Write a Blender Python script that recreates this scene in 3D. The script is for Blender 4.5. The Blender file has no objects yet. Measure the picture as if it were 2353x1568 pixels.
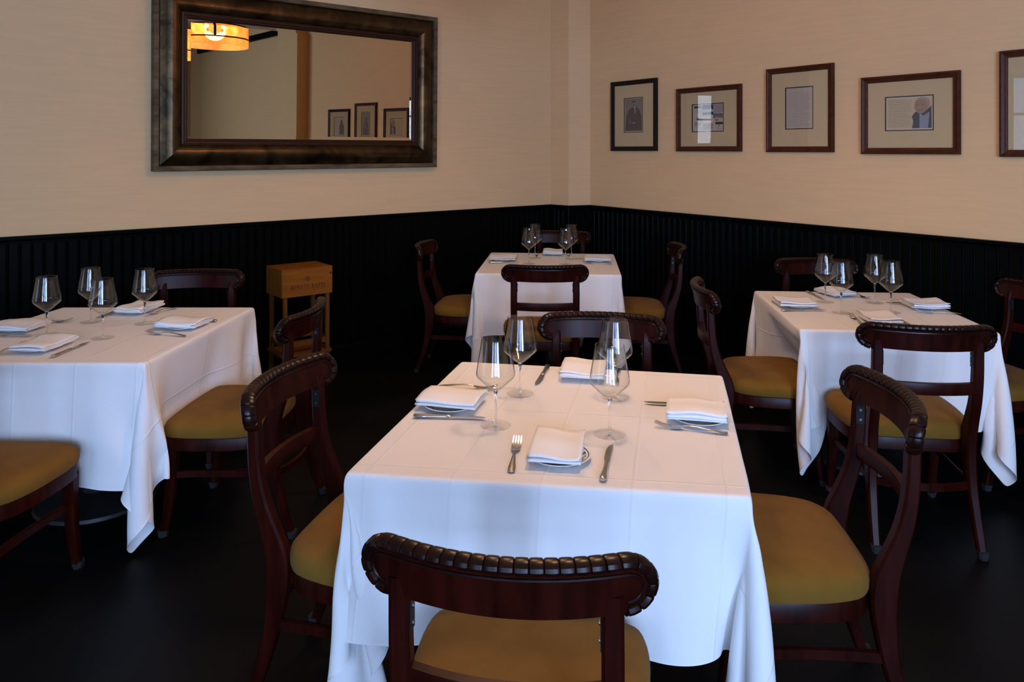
import bpy, math, random
import numpy as np
from mathutils import Vector, Matrix

random.seed(7)
SC = bpy.context.scene
COL = SC.collection
PI = math.pi

# ------------------------------------------------------------------ camera, world, daylight, exposure
EYE = 1.56
cam = bpy.data.cameras.new('camera')
cam.sensor_fit = 'HORIZONTAL'
cam.sensor_width = 36.0
cam.lens = 36.0 * 1704.0 / 2353.0
cam.shift_x = 0.0
cam.shift_y = -(784.0 - 346.0) / 2353.0
cam.clip_start = 0.05
cam_ob = bpy.data.objects.new('camera', cam)
cam_ob.location = (0, 0, EYE)
cam_ob.rotation_euler = (PI / 2, 0, 0)
COL.objects.link(cam_ob)
SC.camera = cam_ob

SC.view_settings.view_transform = 'Standard'
SC.view_settings.look = 'None'
SC.view_settings.gamma = 1.0
SC.view_settings.use_curve_mapping = False
SC.view_settings.exposure = 0.0
SC.cycles.transparent_max_bounces = 32
SC.cycles.max_bounces = 10
SC.cycles.use_denoising = True
SC.cycles.caustics_reflective = False
SC.cycles.caustics_refractive = False

world = bpy.data.worlds.new('sky')
SC.world = world
world.use_nodes = True
bg = world.node_tree.nodes['Background']
bg.inputs[0].default_value = (0.55, 0.72, 1.0, 1)
bg.inputs[1].default_value = 0.9

FACADE = -4.0                                     # the street wall behind the camera
WINDOWS = [(-2.85, -1.35), (-0.75, 0.95), (1.15, 2.70)]   # x ranges of the street windows
WIN_Z = (0.35, 2.75)
DAY = (0.41, 0.58, 1.0)
for k, (x0, x1) in enumerate(WINDOWS):
    l = bpy.data.lights.new('daylight', 'AREA')
    l.shape = 'RECTANGLE'
    l.size = x1 - x0
    l.size_y = WIN_Z[1] - WIN_Z[0]
    l.energy = (160, 200, 480)[k]
    l.color = DAY
    o = bpy.data.objects.new('daylight', l)
    o.location = ((x0 + x1) / 2, FACADE - 0.35, sum(WIN_Z) / 2)
    o.rotation_euler = (PI / 2, 0, 0)               # faces +Y, into the room
    COL.objects.link(o)

SIDE_WINDOW = (-0.7, 1.37)                          # y range of the window in the far left wall
l = bpy.data.lights.new('daylight', 'AREA'); l.shape = 'RECTANGLE'; l.size = SIDE_WINDOW[1] - SIDE_WINDOW[0]; l.size_y = WIN_Z[1] - WIN_Z[0]
l.energy = 28; l.color = DAY
o = bpy.data.objects.new('daylight', l); o.location = (-6.7, sum(SIDE_WINDOW) / 2, sum(WIN_Z) / 2); o.rotation_euler = (PI / 2, 0, -PI / 2)
COL.objects.link(o)

LAMP_COLOR = (1.0, 0.61, 0.36)
LAMP_POWER = 50

# ------------------------------------------------------------------ helpers
def link(o):
    COL.objects.link(o)
    return o

def tag(o, label=None, cat=None, group=None, kind=None):
    if label: o['label'] = label
    if cat: o['category'] = cat
    if group: o['group'] = group
    if kind: o['kind'] = kind
    return o

def empty(name, loc=(0, 0, 0), rz=0.0):
    o = bpy.data.objects.new(name, None)
    o.empty_display_size = 0.1
    o.location = loc
    o.rotation_euler = (0, 0, rz)
    return link(o)

class MB:
    """collects vertices and faces for one mesh"""
    def __init__(s):
        s.v, s.f, s.m, s.mi = [], [], [], 0
    def add(s, vs, fs):
        b = len(s.v)
        s.v += [tuple(p) for p in vs]
        for f in fs:
            s.f.append(tuple(i + b for i in f)); s.m.append(s.mi)
        return s
    def box(s, a, b, ch=0.0):
        (x0, y0, z0), (x1, y1, z1) = a, b
        if ch <= 0:
            vs = [(x0,y0,z0),(x1,y0,z0),(x1,y1,z0),(x0,y1,z0),(x0,y0,z1),(x1,y0,z1),(x1,y1,z1),(x0,y1,z1)]
            return s.add(vs, [(3,2,1,0),(4,5,6,7),(0,1,5,4),(1,2,6,5),(2,3,7,6),(3,0,4,7)])
        rings = []
        def oct_(z, i):
            return [(x0+ch,y0+i,z),(x1-ch,y0+i,z),(x1-i,y0+ch,z),(x1-i,y1-ch,z),(x1-ch,y1-i,z),(x0+ch,y1-i,z),(x0+i,y1-ch,z),(x0+i,y0+ch,z)]
        for z, i in ((z0, ch), (z0+ch, 0), (z1-ch, 0), (z1, ch)):
            if i: rings.append([(min(max(x, x0+i), x1-i), min(max(y, y0+i), y1-i), zz) for x, y, zz in oct_(z, 0)])
            else: rings.append(oct_(z, 0))
        return s.loft(rings)
    def loft(s, rings, cap=True, closed=True):
        n = len(rings[0]); vs = [p for r in rings for p in r]; fs = []
        for k in range(len(rings)-1):
            for i in range(n if closed else n-1):
                j = (i+1) % n
                fs.append((k*n+i, k*n+j, (k+1)*n+j, (k+1)*n+i))
        if cap and closed:
            fs.append(tuple(range(n-1, -1, -1)))
            fs.append(tuple((len(rings)-1)*n+i for i in range(n)))
        return s.add(vs, fs)
    def tube(s, pts, r, n=8, cap=True):
        pts = [Vector(p) for p in pts]
        rs = r if hasattr(r, '__len__') else [r]*len(pts)
        rings = []; up = None
        for i, p in enumerate(pts):
            d = (pts[min(i+1, len(pts)-1)] - pts[max(i-1, 0)]).normalized()
            if up is None:
                up = Vector((0,0,1)) if abs(d.z) < .9 else Vector((1,0,0))
            a = d.cross(up).normalized(); b = a.cross(d).normalized(); up = b
            rings.append([tuple(p + a*rs[i]*math.cos(t*2*PI/n) + b*rs[i]*math.sin(t*2*PI/n)) for t in range(n)])
        return s.loft(rings, cap)
    def lathe(s, prof, n=32, cap=False):
        rings = [[(r*math.cos(t*2*PI/n), r*math.sin(t*2*PI/n), z) for t in range(n)] for r, z in prof]
        return s.loft(rings, cap)
    def mesh(s, name, mats=(), smooth=True, angle=35):
        me = bpy.data.meshes.new(name)
        me.from_pydata(s.v, [], s.f)
        for m in (mats if isinstance(mats, (list, tuple)) else [mats]):
            me.materials.append(m)
        me.polygons.foreach_set('material_index', s.m)
        me.update()
        if smooth:
            me.polygons.foreach_set('use_smooth', [True]*len(me.polygons))
            if angle: me.set_sharp_from_angle(angle=math.radians(angle))
        return me

def obj(name, me, parent=None, loc=None, rot=None):
    o = bpy.data.objects.new(name, me)
    if parent: o.parent = parent
    if loc: o.location = loc
    if rot: o.rotation_euler = rot
    return link(o)

def catmull(pts, n=6, closed=True):
    out = []; m = len(pts)
    for i in range(m if closed else m-1):
        p = [pts[(i+k-1) % m] if closed else pts[min(max(i+k-1, 0), m-1)] for k in range(4)]
        for t in range(n):
            u = t/n
            out.append(tuple(0.5*((2*p[1][c]) + (-p[0][c]+p[2][c])*u + (2*p[0][c]-5*p[1][c]+4*p[2][c]-p[3][c])*u*u + (-p[0][c]+3*p[1][c]-3*p[2][c]+p[3][c])*u**3) for c in range(len(p[0]))))
    if not closed: out.append(tuple(pts[-1]))
    return out

# ------------------------------------------------------------------ materials
def mat(name, col, rough=.5, spec=.5, metal=0.0, coat=0.0, sheen=0.0, coatr=.2):
    m = bpy.data.materials.new(name); m.use_nodes = True
    b = m.node_tree.nodes['Principled BSDF']
    b.inputs['Base Color'].default_value = (*col, 1)
    b.inputs['Roughness'].default_value = rough
    b.inputs['Specular IOR Level'].default_value = spec
    b.inputs['Metallic'].default_value = metal
    b.inputs['Coat Weight'].default_value = coat
    b.inputs['Coat Roughness'].default_value = coatr
    b.inputs['Sheen Weight'].default_value = sheen
    return m

def nd(m, typ, **kw):
    n = m.node_tree.nodes.new(typ)
    for k, v in kw.items():
        if k in n.inputs: n.inputs[k].default_value = v
        else: setattr(n, k, v)
    return n

def ln(m, a, b):
    m.node_tree.links.new(a, b)

def bsdf(m):
    return m.node_tree.nodes['Principled BSDF']

def noise_color(m, c0, c1, scale=(8, 8, 8), detail=4, lo=.35, hi=.65, coord='Object', dist=0.0, rough=None):
    tc = nd(m, 'ShaderNodeTexCoord'); mp = nd(m, 'ShaderNodeMapping'); mp.inputs['Scale'].default_value = scale
    nz = nd(m, 'ShaderNodeTexNoise', Scale=1.0, Detail=detail, Distortion=dist)
    rp = nd(m, 'ShaderNodeValToRGB')
    rp.color_ramp.elements[0].position = lo; rp.color_ramp.elements[0].color = (*c0, 1)
    rp.color_ramp.elements[1].position = hi; rp.color_ramp.elements[1].color = (*c1, 1)
    ln(m, tc.outputs[coord], mp.inputs[0]); ln(m, mp.outputs[0], nz.inputs['Vector']); ln(m, nz.outputs[0], rp.inputs[0])
    ln(m, rp.outputs[0], bsdf(m).inputs['Base Color'])
    if rough:
        mr = nd(m, 'ShaderNodeMapRange'); mr.inputs['To Min'].default_value = rough[0]; mr.inputs['To Max'].default_value = rough[1]
        ln(m, nz.outputs[0], mr.inputs[0]); ln(m, mr.outputs[0], bsdf(m).inputs['Roughness'])
    return nz

def bump_noise(m, scale, strength, dist=.002, coord='Object', detail=3):
    tc = nd(m, 'ShaderNodeTexCoord'); mp = nd(m, 'ShaderNodeMapping'); mp.inputs['Scale'].default_value = scale
    nz = nd(m, 'ShaderNodeTexNoise', Scale=1.0, Detail=detail)
    bp = nd(m, 'ShaderNodeBump', Strength=strength, Distance=dist)
    ln(m, tc.outputs[coord], mp.inputs[0]); ln(m, mp.outputs[0], nz.inputs['Vector']); ln(m, nz.outputs[0], bp.inputs['Height'])
    ln(m, bp.outputs[0], bsdf(m).inputs['Normal'])

M = {}
M['wall'] = mat('wall_paint', (.56, .47, .385), .75, .25)
noise_color(M['wall'], (.625, .432, .226), (.653, .452, .239), (3, 3, 40), 3)
bump_noise(M['wall'], (60, 60, 500), .12, .002)
M['ceiling'] = mat('ceiling_paint', (.55, .48, .40), .8, .2)
M['black'] = mat('black_paint', (.0018, .0019, .0018), .38, .04)
noise_color(M['black'], (.0014, .0015, .0014), (.0022, .0023, .0022), (6, 6, 1.2), 3, rough=(.3, .5))
M['floor'] = mat('black_floor', (.004, .004, .0045), .45, .13)
noise_color(M['floor'], (.0013, .0013, .0015), (.0040, .0040, .0044), (2.2, 2.2, 2.2), 8, .3, .75, rough=(.38, .62))
bump_noise(M['floor'], (18, 18, 18), .1, .004)

def wood(name, c0, c1, rough, scale=(26, 26, 3), coat=.06, r2=None):
    m = mat(name, c0, rough, .09, coat=coat, coatr=.3)
    noise_color(m, c0, c1, scale, 5, .3, .72, dist=.4, rough=(rough-.05, rough+.12))
    return m
M['mahogany'] = wood('mahogany', (.012, .0014, .0007), (.032, .0038, .0019), .32)
M['mahogany_dark'] = wood('carved_mahogany', (.0065, .0016, .0011), (.017, .0040, .0026), .26, (40, 40, 40), coat=.25)
M['crate'] = wood('crate_pine', (.19, .062, .007), (.25, .086, .012), .6, (4, 30, 40), coat=0)
M['stand'] = wood('stand_wood', (.12, .042, .009), (.16, .060, .013), .55, (40, 40, 4), coat=0)
M['ink'] = mat('crate_ink', (.045, .018, .010), .8, .2)
M['frame_wood'] = wood('picture_frame_wood', (.046, .0125, .005), (.080, .023, .0095), .38, (30, 30, 30))
M['frame_dark'] = wood('dark_frame_wood', (.010, .006, .005), (.018, .010, .008), .35, (30, 30, 30))

m = M['gilt'] = mat('aged_bronze_leaf', (.07, .045, .022), .38, .5, metal=.85)
noise_color(m, (.022, .013, .006), (.125, .074, .028), (7, 7, 7), 8, .32, .76, dist=.8, rough=(.24, .42))
bump_noise(m, (22, 22, 22), .25, .006, detail=6)
m = M['gilt_edge'] = mat('worn_pewter_edge', (.12, .095, .06), .6, .2, metal=.25)
noise_color(m, (.055, .036, .017), (.15, .108, .058), (9, 9, 30), 6, .3, .7)
M['gilt_lip'] = mat('red_brown_lip', (.034, .011, .005), .42, .2)

m = M['velvet'] = mat('mustard_velvet', (.30, .155, .035), .95, .04, sheen=.04)
noise_color(m, (.150, .074, .012), (.190, .095, .016), (9, 9, 9), 5, .3, .7)
bump_noise(m, (700, 700, 700), .25, .001)
M['cap'] = mat('grey_glide', (.02, .02, .02), .6, .2)
M['plate_black'] = mat('black_iron', (.008, .008, .008), .5, .2)
M['screw'] = mat('screw_steel', (.16, .15, .14), .4, .5, metal=1)
M['steel'] = mat('polished_steel', (.60, .58, .55), .2, .5, metal=1)
M['blade'] = mat('blade_steel', (.55, .53, .50), .22, .5, metal=1)
M['napkin'] = mat('white_linen', (.84, .83, .82), .9, .15, sheen=.1)
bump_noise(M['napkin'], (900, 900, 900), .15, .0006)
M['print_white'] = mat('print_paper', (.55, .50, .45), .8, .2)
M['mat_board'] = mat('cream_mat', (.60, .445, .245), .85, .15)
M['black_core'] = mat('black_core', (.012, .010, .009), .7)
M['mirror'] = mat('mirror_silver', (.56, .435, .31), .0, .5, metal=1)
M['table_wood'] = mat('table_board', (.08, .05, .03), .6)
M['iron'] = mat('cast_iron', (.012, .012, .012), .5, .4)
M['window_paint'] = mat('window_paint', (.03, .03, .03), .5)
M['brass'] = mat('dark_bronze', (.05, .032, .018), .4, .5, metal=.7)

# tablecloth: weave, pressed fold lines (UV in cloth fractions), hem
def cloth_mat():
    m = mat('white_tablecloth', (.80, .785, .775), .85, .2, sheen=.1)
    uv = nd(m, 'ShaderNodeUVMap'); sp = nd(m, 'ShaderNodeSeparateXYZ'); ln(m, uv.outputs[0], sp.inputs[0])
    hs = []
    for out, rep, w, amp in (('X', 8, .008, 1.0), ('Y', 4, .006, 1.0)):
        mu = nd(m, 'ShaderNodeMath', operation='MULTIPLY'); mu.inputs[1].default_value = rep; ln(m, sp.outputs[out], mu.inputs[0])
        ad = nd(m, 'ShaderNodeMath', operation='ADD'); ad.inputs[1].default_value = .5; ln(m, mu.outputs[0], ad.inputs[0])
        fr = nd(m, 'ShaderNodeMath', operation='FRACT'); ln(m, ad.outputs[0], fr.inputs[0])
        sb = nd(m, 'ShaderNodeMath', operation='SUBTRACT'); sb.inputs[1].default_value = .5; ln(m, fr.outputs[0], sb.inputs[0])
        ab = nd(m, 'ShaderNodeMath', operation='ABSOLUTE'); ln(m, sb.outputs[0], ab.inputs[0])
        mr = nd(m, 'ShaderNodeMapRange', interpolation_type='SMOOTHSTEP')
        mr.inputs['From Min'].default_value = 0; mr.inputs['From Max'].default_value = w*rep/2
        mr.inputs['To Min'].default_value = amp; mr.inputs['To Max'].default_value = 0
        ln(m, ab.outputs[0], mr.inputs[0]); hs.append(mr.outputs[0])
    mx = nd(m, 'ShaderNodeMath', operation='MAXIMUM'); ln(m, hs[0], mx.inputs[0]); ln(m, hs[1], mx.inputs[1])
    # hem: a doubled strip along the border
    he = []
    for out in 'XY':
        s1 = nd(m, 'ShaderNodeMath', operation='SUBTRACT'); s1.inputs[1].default_value = .5; ln(m, sp.outputs[out], s1.inputs[0])
        a1 = nd(m, 'ShaderNodeMath', operation='ABSOLUTE'); ln(m, s1.outputs[0], a1.inputs[0]); he.append(a1.outputs[0])
    hm = nd(m, 'ShaderNodeMath', operation='MAXIMUM'); ln(m, he[0], hm.inputs[0]); ln(m, he[1], hm.inputs[1])
    gt = nd(m, 'ShaderNodeMath', operation='GREATER_THAN'); gt.inputs[1].default_value = .4915; ln(m, hm.outputs[0], gt.inputs[0])
    a2 = nd(m, 'ShaderNodeMath', operation='ADD'); ln(m, mx.outputs[0], a2.inputs[0]); ln(m, gt.outputs[0], a2.inputs[1])
    nz = nd(m, 'ShaderNodeTexNoise', Scale=26.0, Detail=5.0, Distortion=.6); ln(m, uv.outputs[0], nz.inputs['Vector'])
    m3 = nd(m, 'ShaderNodeMath', operation='MULTIPLY_ADD'); m3.inputs[1].default_value = 1.2; ln(m, nz.outputs[0], m3.inputs[0]); ln(m, a2.outputs[0], m3.inputs[2])
    b1 = nd(m, 'ShaderNodeBump', Strength=.5, Distance=.0022); ln(m, m3.outputs[0], b1.inputs['Height'])
    wv = nd(m, 'ShaderNodeTexNoise', Scale=900.0, Detail=1.0); ln(m, uv.outputs[0], wv.inputs['Vector'])
    b2 = nd(m, 'ShaderNodeBump', Strength=.12, Distance=.0008); ln(m, wv.outputs[0], b2.inputs['Height']); ln(m, b1.outputs[0], b2.inputs['Normal'])
    ln(m, b2.outputs[0], bsdf(m).inputs['Normal'])
    return m
M['cloth'] = cloth_mat()

def thin_glass(name, tint=(.985, .99, .985), edge=(.45, .49, .50), ior=1.5, gain=1.0):
    m = bpy.data.materials.new(name); m.use_nodes = True
    nt = m.node_tree; nt.nodes.remove(bsdf(m))
    tr = nd(m, 'ShaderNodeBsdfTransparent'); gl = nd(m, 'ShaderNodeBsdfGlossy'); gl.inputs['Roughness'].default_value = 0.0
    lw = nd(m, 'ShaderNodeLayerWeight', Blend=.5)
    pw = nd(m, 'ShaderNodeMath', operation='POWER'); pw.inputs[1].default_value = 4.5; ln(m, lw.outputs['Facing'], pw.inputs[0])
    f0 = ((ior-1)/(ior+1))**2
    fr = nd(m, 'ShaderNodeMath', operation='MULTIPLY_ADD'); fr.inputs[1].default_value = 1-f0; fr.inputs[2].default_value = f0; ln(m, pw.outputs[0], fr.inputs[0])
    rp = nd(m, 'ShaderNodeValToRGB'); rp.color_ramp.elements[0].color = (*tint, 1); rp.color_ramp.elements[1].color = (*edge, 1)
    rp.color_ramp.elements[0].position = .72; rp.color_ramp.elements[1].position = 1.0
    ln(m, lw.outputs['Facing'], rp.inputs[0]); ln(m, rp.outputs[0], tr.inputs[0])
    mu = nd(m, 'ShaderNodeMath', operation='MULTIPLY', use_clamp=True); mu.inputs[1].default_value = gain; ln(m, fr.outputs[0], mu.inputs[0])
    mx = nd(m, 'ShaderNodeMixShader'); ln(m, mu.outputs[0], mx.inputs[0]); ln(m, tr.outputs[0], mx.inputs[1]); ln(m, gl.outputs[0], mx.inputs[2])
    ln(m, mx.outputs[0], nt.nodes['Material Output'].inputs[0])
    return m
M['glass'] = thin_glass('wine_glass_bowl', gain=.95)
M['foot_glass'] = thin_glass('wine_glass_foot', (.995, .995, .99), (.98, .985, .98), gain=.4)
M['pane'] = thin_glass('picture_glass', (.97, .975, .97), (.9, .92, .91), 1.5, 1.2)
M['window_glass'] = thin_glass('window_glass', (.95, .97, .96), (.85, .9, .88), 1.45)
m = M['crystal'] = mat('solid_glass', (.97, .98, .98), .0, .5)
bsdf(m).inputs['Transmission Weight'].default_value = 1.0
bsdf(m).inputs['IOR'].default_value = 1.5

def emit(name, col, s):
    m = bpy.data.materials.new(name); m.use_nodes = True
    b = bsdf(m); b.inputs['Base Color'].default_value = (*col, 1)
    b.inputs['Emission Color'].default_value = (*col, 1); b.inputs['Emission Strength'].default_value = s
    return m
M['bulb'] = emit('glowing_bulb', (1.0, .78, .48), 7.0)
def shade_mat():
    m = bpy.data.materials.new('amber_mica'); m.use_nodes = True
    m.node_tree.nodes.remove(bsdf(m))
    tr = nd(m, 'ShaderNodeBsdfTransparent'); tl = nd(m, 'ShaderNodeBsdfTranslucent'); df = nd(m, 'ShaderNodeBsdfDiffuse')
    tc = nd(m, 'ShaderNodeTexCoord'); nz = nd(m, 'ShaderNodeTexNoise', Scale=14.0, Detail=6.0); ln(m, tc.outputs['Object'], nz.inputs['Vector'])
    rp = nd(m, 'ShaderNodeValToRGB'); rp.color_ramp.elements[0].color = (.88, .58, .28, 1); rp.color_ramp.elements[1].color = (1.0, .84, .58, 1)
    rp.color_ramp.elements[0].position = .3; rp.color_ramp.elements[1].position = .7
    ln(m, nz.outputs[0], rp.inputs[0])
    for n in (tr, tl, df): ln(m, rp.outputs[0], n.inputs[0])
    m1 = nd(m, 'ShaderNodeMixShader'); m1.inputs[0].default_value = .5; ln(m, tl.outputs[0], m1.inputs[1]); ln(m, df.outputs[0], m1.inputs[2])
    m2 = nd(m, 'ShaderNodeMixShader'); m2.inputs[0].default_value = .42; ln(m, tr.outputs[0], m2.inputs[1]); ln(m, m1.outputs[0], m2.inputs[2])
    ln(m, m2.outputs[0], m.node_tree.nodes['Material Output'].inputs[0])
    return m
M['mica'] = shade_mat()

# plate: white porcelain, black line and a ring of black leaf dashes printed on the rim
def plate_mat():
    m = mat('decorated_porcelain', (.82, .82, .80), .18, .5)
    tc = nd(m, 'ShaderNodeTexCoord'); sp = nd(m, 'ShaderNodeSeparateXYZ'); ln(m, tc.outputs['Object'], sp.inputs[0])
    cb = nd(m, 'ShaderNodeCombineXYZ'); ln(m, sp.outputs[0], cb.inputs[0]); ln(m, sp.outputs[1], cb.inputs[1])
    ln_ = nd(m, 'ShaderNodeVectorMath', operation='LENGTH'); ln(m, cb.outputs[0], ln_.inputs[0])
    def band(lo, hi):
        a = nd(m, 'ShaderNodeMath', operation='GREATER_THAN'); a.inputs[1].default_value = lo; ln(m, ln_.outputs['Value'], a.inputs[0])
        b = nd(m, 'ShaderNodeMath', operation='LESS_THAN'); b.inputs[1].default_value = hi; ln(m, ln_.outputs['Value'], b.inputs[0])
        c = nd(m, 'ShaderNodeMath', operation='MULTIPLY'); ln(m, a.outputs[0], c.inputs[0]); ln(m, b.outputs[0], c.inputs[1])
        return c.outputs[0]
    line = band(.0755, .0785)
    field = band(.052, .0715)
    mp = nd(m, 'ShaderNodeMapping'); mp.inputs['Scale'].default_value = (95, 150, 1); mp.inputs['Rotation'].default_value = (0, 0, .6)
    vo = nd(m, 'ShaderNodeTexVoronoi', Scale=1.0); ln(m, tc.outputs['Object'], mp.inputs[0]); ln(m, mp.outputs[0], vo.inputs['Vector'])
    lt = nd(m, 'ShaderNodeMath', operation='LESS_THAN'); lt.inputs[1].default_value = .42; ln(m, vo.outputs['Distance'], lt.inputs[0])
    ml = nd(m, 'ShaderNodeMath', operation='MULTIPLY'); ln(m, lt.outputs[0], ml.inputs[0]); ln(m, field, ml.inputs[1])
    mx = nd(m, 'ShaderNodeMath', operation='MAXIMUM'); ln(m, ml.outputs[0], mx.inputs[0]); ln(m, line, mx.inputs[1])
    mc = nd(m, 'ShaderNodeMix', data_type='RGBA'); ln(m, mx.outputs[0], mc.inputs[0])
    mc.inputs[6].default_value = (.82, .82, .80, 1); mc.inputs[7].default_value = (.02, .02, .025, 1)
    ln(m, mc.outputs[2], bsdf(m).inputs['Base Color'])
    return m
M['plate'] = plate_mat()

# ------------------------------------------------------------------ the room
CEIL = 3.66
L0 = Vector((-2.855, 4.136)); DL = Vector((.785, .6195)).normalized(); NL = Vector((DL.y, -DL.x))
R1 = Vector((.694, 6.584)); DR = Vector((.5899, -.8075)).normalized(); NR = Vector((DR.y, -DR.x))
CORNER = Vector((.530, 6.808))
AL = math.atan2(DL.y, DL.x); AR = math.atan2(DR.y, DR.x)
P2 = Vector((.496, 6.506)); L1 = Vector((.348, 6.664))
WAIN = 1.077

def struct(name, mb, m, parent=None, smooth=False):
    o = obj(name, mb.mesh(name, m, smooth), parent)
    if not parent: o['kind'] = 'structure'
    return o

fl = MB(); fl.box((-8, -6.5, -.12), (8.5, 9.5, 0)); struct('floor', fl, M['floor'])
cl = MB(); cl.box((-8, -4.3, CEIL), (8.5, 9.5, CEIL+.12)); struct('ceiling', cl, M['ceiling'])

def wall_box(name, origin, ang, x0, x1, z0=0, z1=CEIL, th=.14, m='wall'):
    """wall in its own frame: x along the wall, +y out of the room"""
    mb = MB(); mb.box((x0, 0, z0), (x1, th, z1))
    o = obj(name, mb.mesh(name, M[m], False), None, (origin.x, origin.y, 0), (0, 0, ang))
    o['kind'] = 'structure'
    return o

sL = (CORNER - L0).length
uC = (CORNER - R1).dot(DR)
wl = wall_box('wall_left', L0, AL, -4.2, sL + .14)
wr = wall_box('wall_right', R1, AR, uC - .02, 10.2)
# pier in the corner
pier_poly = [L1, P2, R1, CORNER]
def prism(poly, z0, z1):
    mb = MB(); n = len(poly)
    vs = [(p.x, p.y, z0) for p in poly] + [(p.x, p.y, z1) for p in poly]
    fs = [(i, (i+1) % n, n+(i+1) % n, n+i) for i in range(n)] + [tuple(range(n-1, -1, -1)), tuple(range(n, 2*n))]
    return mb.add(vs, fs)
wp = obj('wall_corner', prism(pier_poly, 0, CEIL).mesh('wall_corner', M['wall'], False)); wp['kind'] = 'structure'
# second pier, further down the right wall: the mirror shows it
mb = MB(); mb.box((5.28, -.17, 0), (5.98, .02, CEIL))
o = obj('wall_pier', mb.mesh('wall_pier', M['wall'], False), None, (R1.x, R1.y, 0), (0, 0, AR)); o['kind'] = 'structure'
mb = MB(); mb.box((5.98, -.05, 3.225), (10.2, 0, 3.32), .004)
o = obj('trim_1', mb.mesh('trim_1', M['black'], False), None, (R1.x, R1.y, 0), (0, 0, AR)); o['kind'] = 'structure'

# street wall behind the camera, with its windows, and the two short return walls
xl = (L0 + DL * -4.2).x; yl = (L0 + DL * -4.2).y
xr = (R1 + DR * 10.2).x; yr = (R1 + DR * 10.2).y
mb = MB()
segs = [xl - .14] + [v for w in WINDOWS for v in w] + [xr + .14]
for i in range(0, len(segs), 2):
    mb.box((segs[i], FACADE - .2, 0), (segs[i+1], FACADE, CEIL))
for x0, x1 in WINDOWS:
    mb.box((x0, FACADE - .2, 0), (x1, FACADE, WIN_Z[0])); mb.box((x0, FACADE - .2, WIN_Z[1]), (x1, FACADE, CEIL))
struct('wall_front', mb, M['wall'])
mb = MB(); SW = SIDE_WINDOW
mb.box((xl - .14, FACADE, 0), (xl, SW[0], CEIL)); mb.box((xl - .14, SW[1], 0), (xl, yl, CEIL)); mb.box((xl - .14, SW[0], 0), (xl, SW[1], WIN_Z[0])); mb.box((xl - .14, SW[0], WIN_Z[1]), (xl, SW[1], CEIL))
struct('wall_far_left', mb, M['wall'])
mb = MB(); mb.box((xr, FACADE, 0), (xr + .14, yr, CEIL)); struct('wall_far_right', mb, M['wall'])
for k, (x0, x1) in enumerate(WINDOWS + [SIDE_WINDOW]):
    w = empty('window_%d' % (k+1), ((x0+x1)/2, FACADE - .1, WIN_Z[0])) if k < 3 else empty('window_4', (xl - .07, (x0+x1)/2, WIN_Z[0]), PI/2)
    w['kind'] = 'structure'
    W, H = (x1-x0)/2, WIN_Z[1]-WIN_Z[0]
    f = MB(); t = .06
    f.box((-W, -.05, 0), (-W+t, .05, H)); f.box((W-t, -.05, 0), (W, .05, H)); f.box((-W+t, -.05, 0), (W-t, .05, t)); f.box((-W+t, -.05, H-t), (W-t, .05, H))
    obj('window_frame', f.mesh('window_frame', M['window_paint'], False), w)
    n = 2
    for i in range(1, n):
        b = MB(); x = -W + 2*W*i/n; b.box((x-.025, -.03, t), (x+.025, .03, H-t)); obj('mullion', b.mesh('mullion', M['window_paint'], False), w)
    b = MB(); b.box((-W+t, -.029, H*.74-.02), (W-t, .029, H*.74+.02)); obj('transom', b.mesh('transom', M['window_paint'], False), w)
    g = MB(); g.box((-W+t, -.004, t), (W-t, .004, H-t)); obj('pane', g.mesh('pane', M['window_glass'], False), w)

# beadboard wainscot: one plank after another, cap rail, baseboard
PITCH = .0578
pm = MB()
hw = PITCH/2 - .0016
prof = [(-hw, 0), (-hw, -.008), (-hw+.0045, -.0135), (-hw+.009, -.0095), (-hw+.0115, -.015), (hw-.004, -.015), (hw, -.010), (hw, 0)]
pm.loft([[(x, y, .10) for x, y in prof], [(x, y, WAIN-.04) for x, y in prof]])
plank_me = pm.mesh('plank', M['black'], True, 30)
def wainscot(parent, x0, x1, name):
    n = max(1, round((x1-x0)/PITCH)); p = (x1-x0)/n
    for i in range(n):
        o = obj('plank', plank_me, parent, (x0 + p*(i+.5), 0, 0)); o.scale = (p/PITCH, 1, 1)
    b = MB(); b.box((x0-.016, -.0045, .02), (x1+.016, .002, WAIN-.001)); obj('groove_backing', b.mesh('groove_backing', M['black'], False), parent)
    c = MB(); q = [(0, WAIN-.045), (-.018, WAIN-.045), (-.020, WAIN-.03), (-.027, WAIN-.022), (-.033, WAIN-.018), (-.034, WAIN-.003), (-.030, WAIN), (0, WAIN)]
    c.loft([[(x0, y, z) for y, z in q], [(x1, y, z) for y, z in q]])
    obj('cap_rail', c.mesh('cap_rail', M['black'], True, 30), parent)
    return n
def baseboard(name, parent_like, ang, x0, x1):
    c = MB(); q = [(0, 0), (-.024, 0), (-.024, .12), (-.020, .135), (-.014, .145), (0, .145)]
    c.loft([[(x0, y, z) for y, z in q], [(x1, y, z) for y, z in q]])
    o = obj(name, c.mesh(name, M['black'], True, 30), None, (parent_like.x, parent_like.y, 0), (0, 0, ang)); o['kind'] = 'structure'
sL1 = (L1 - L0).dot(DL)
wainscot(wl, -.55, sL1, 'left'); baseboard('baseboard_left', L0, AL, -4.2, sL1)
wainscot(wr, .014, 4.9, 'right'); baseboard('baseboard_right', R1, AR, .0, 5.28)
for nm, a, b in (('one', L1, P2), ('two', P2, R1)):
    d = b - a
    e = empty('trim_2' if nm == 'one' else 'trim_3', (a.x, a.y, 0), math.atan2(d.y, d.x)); e['kind'] = 'structure'
    wainscot(e, .004, d.length - .002, nm)
    baseboard('baseboard_corner_' + nm, a, math.atan2(d.y, d.x), 0, d.length)

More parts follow.
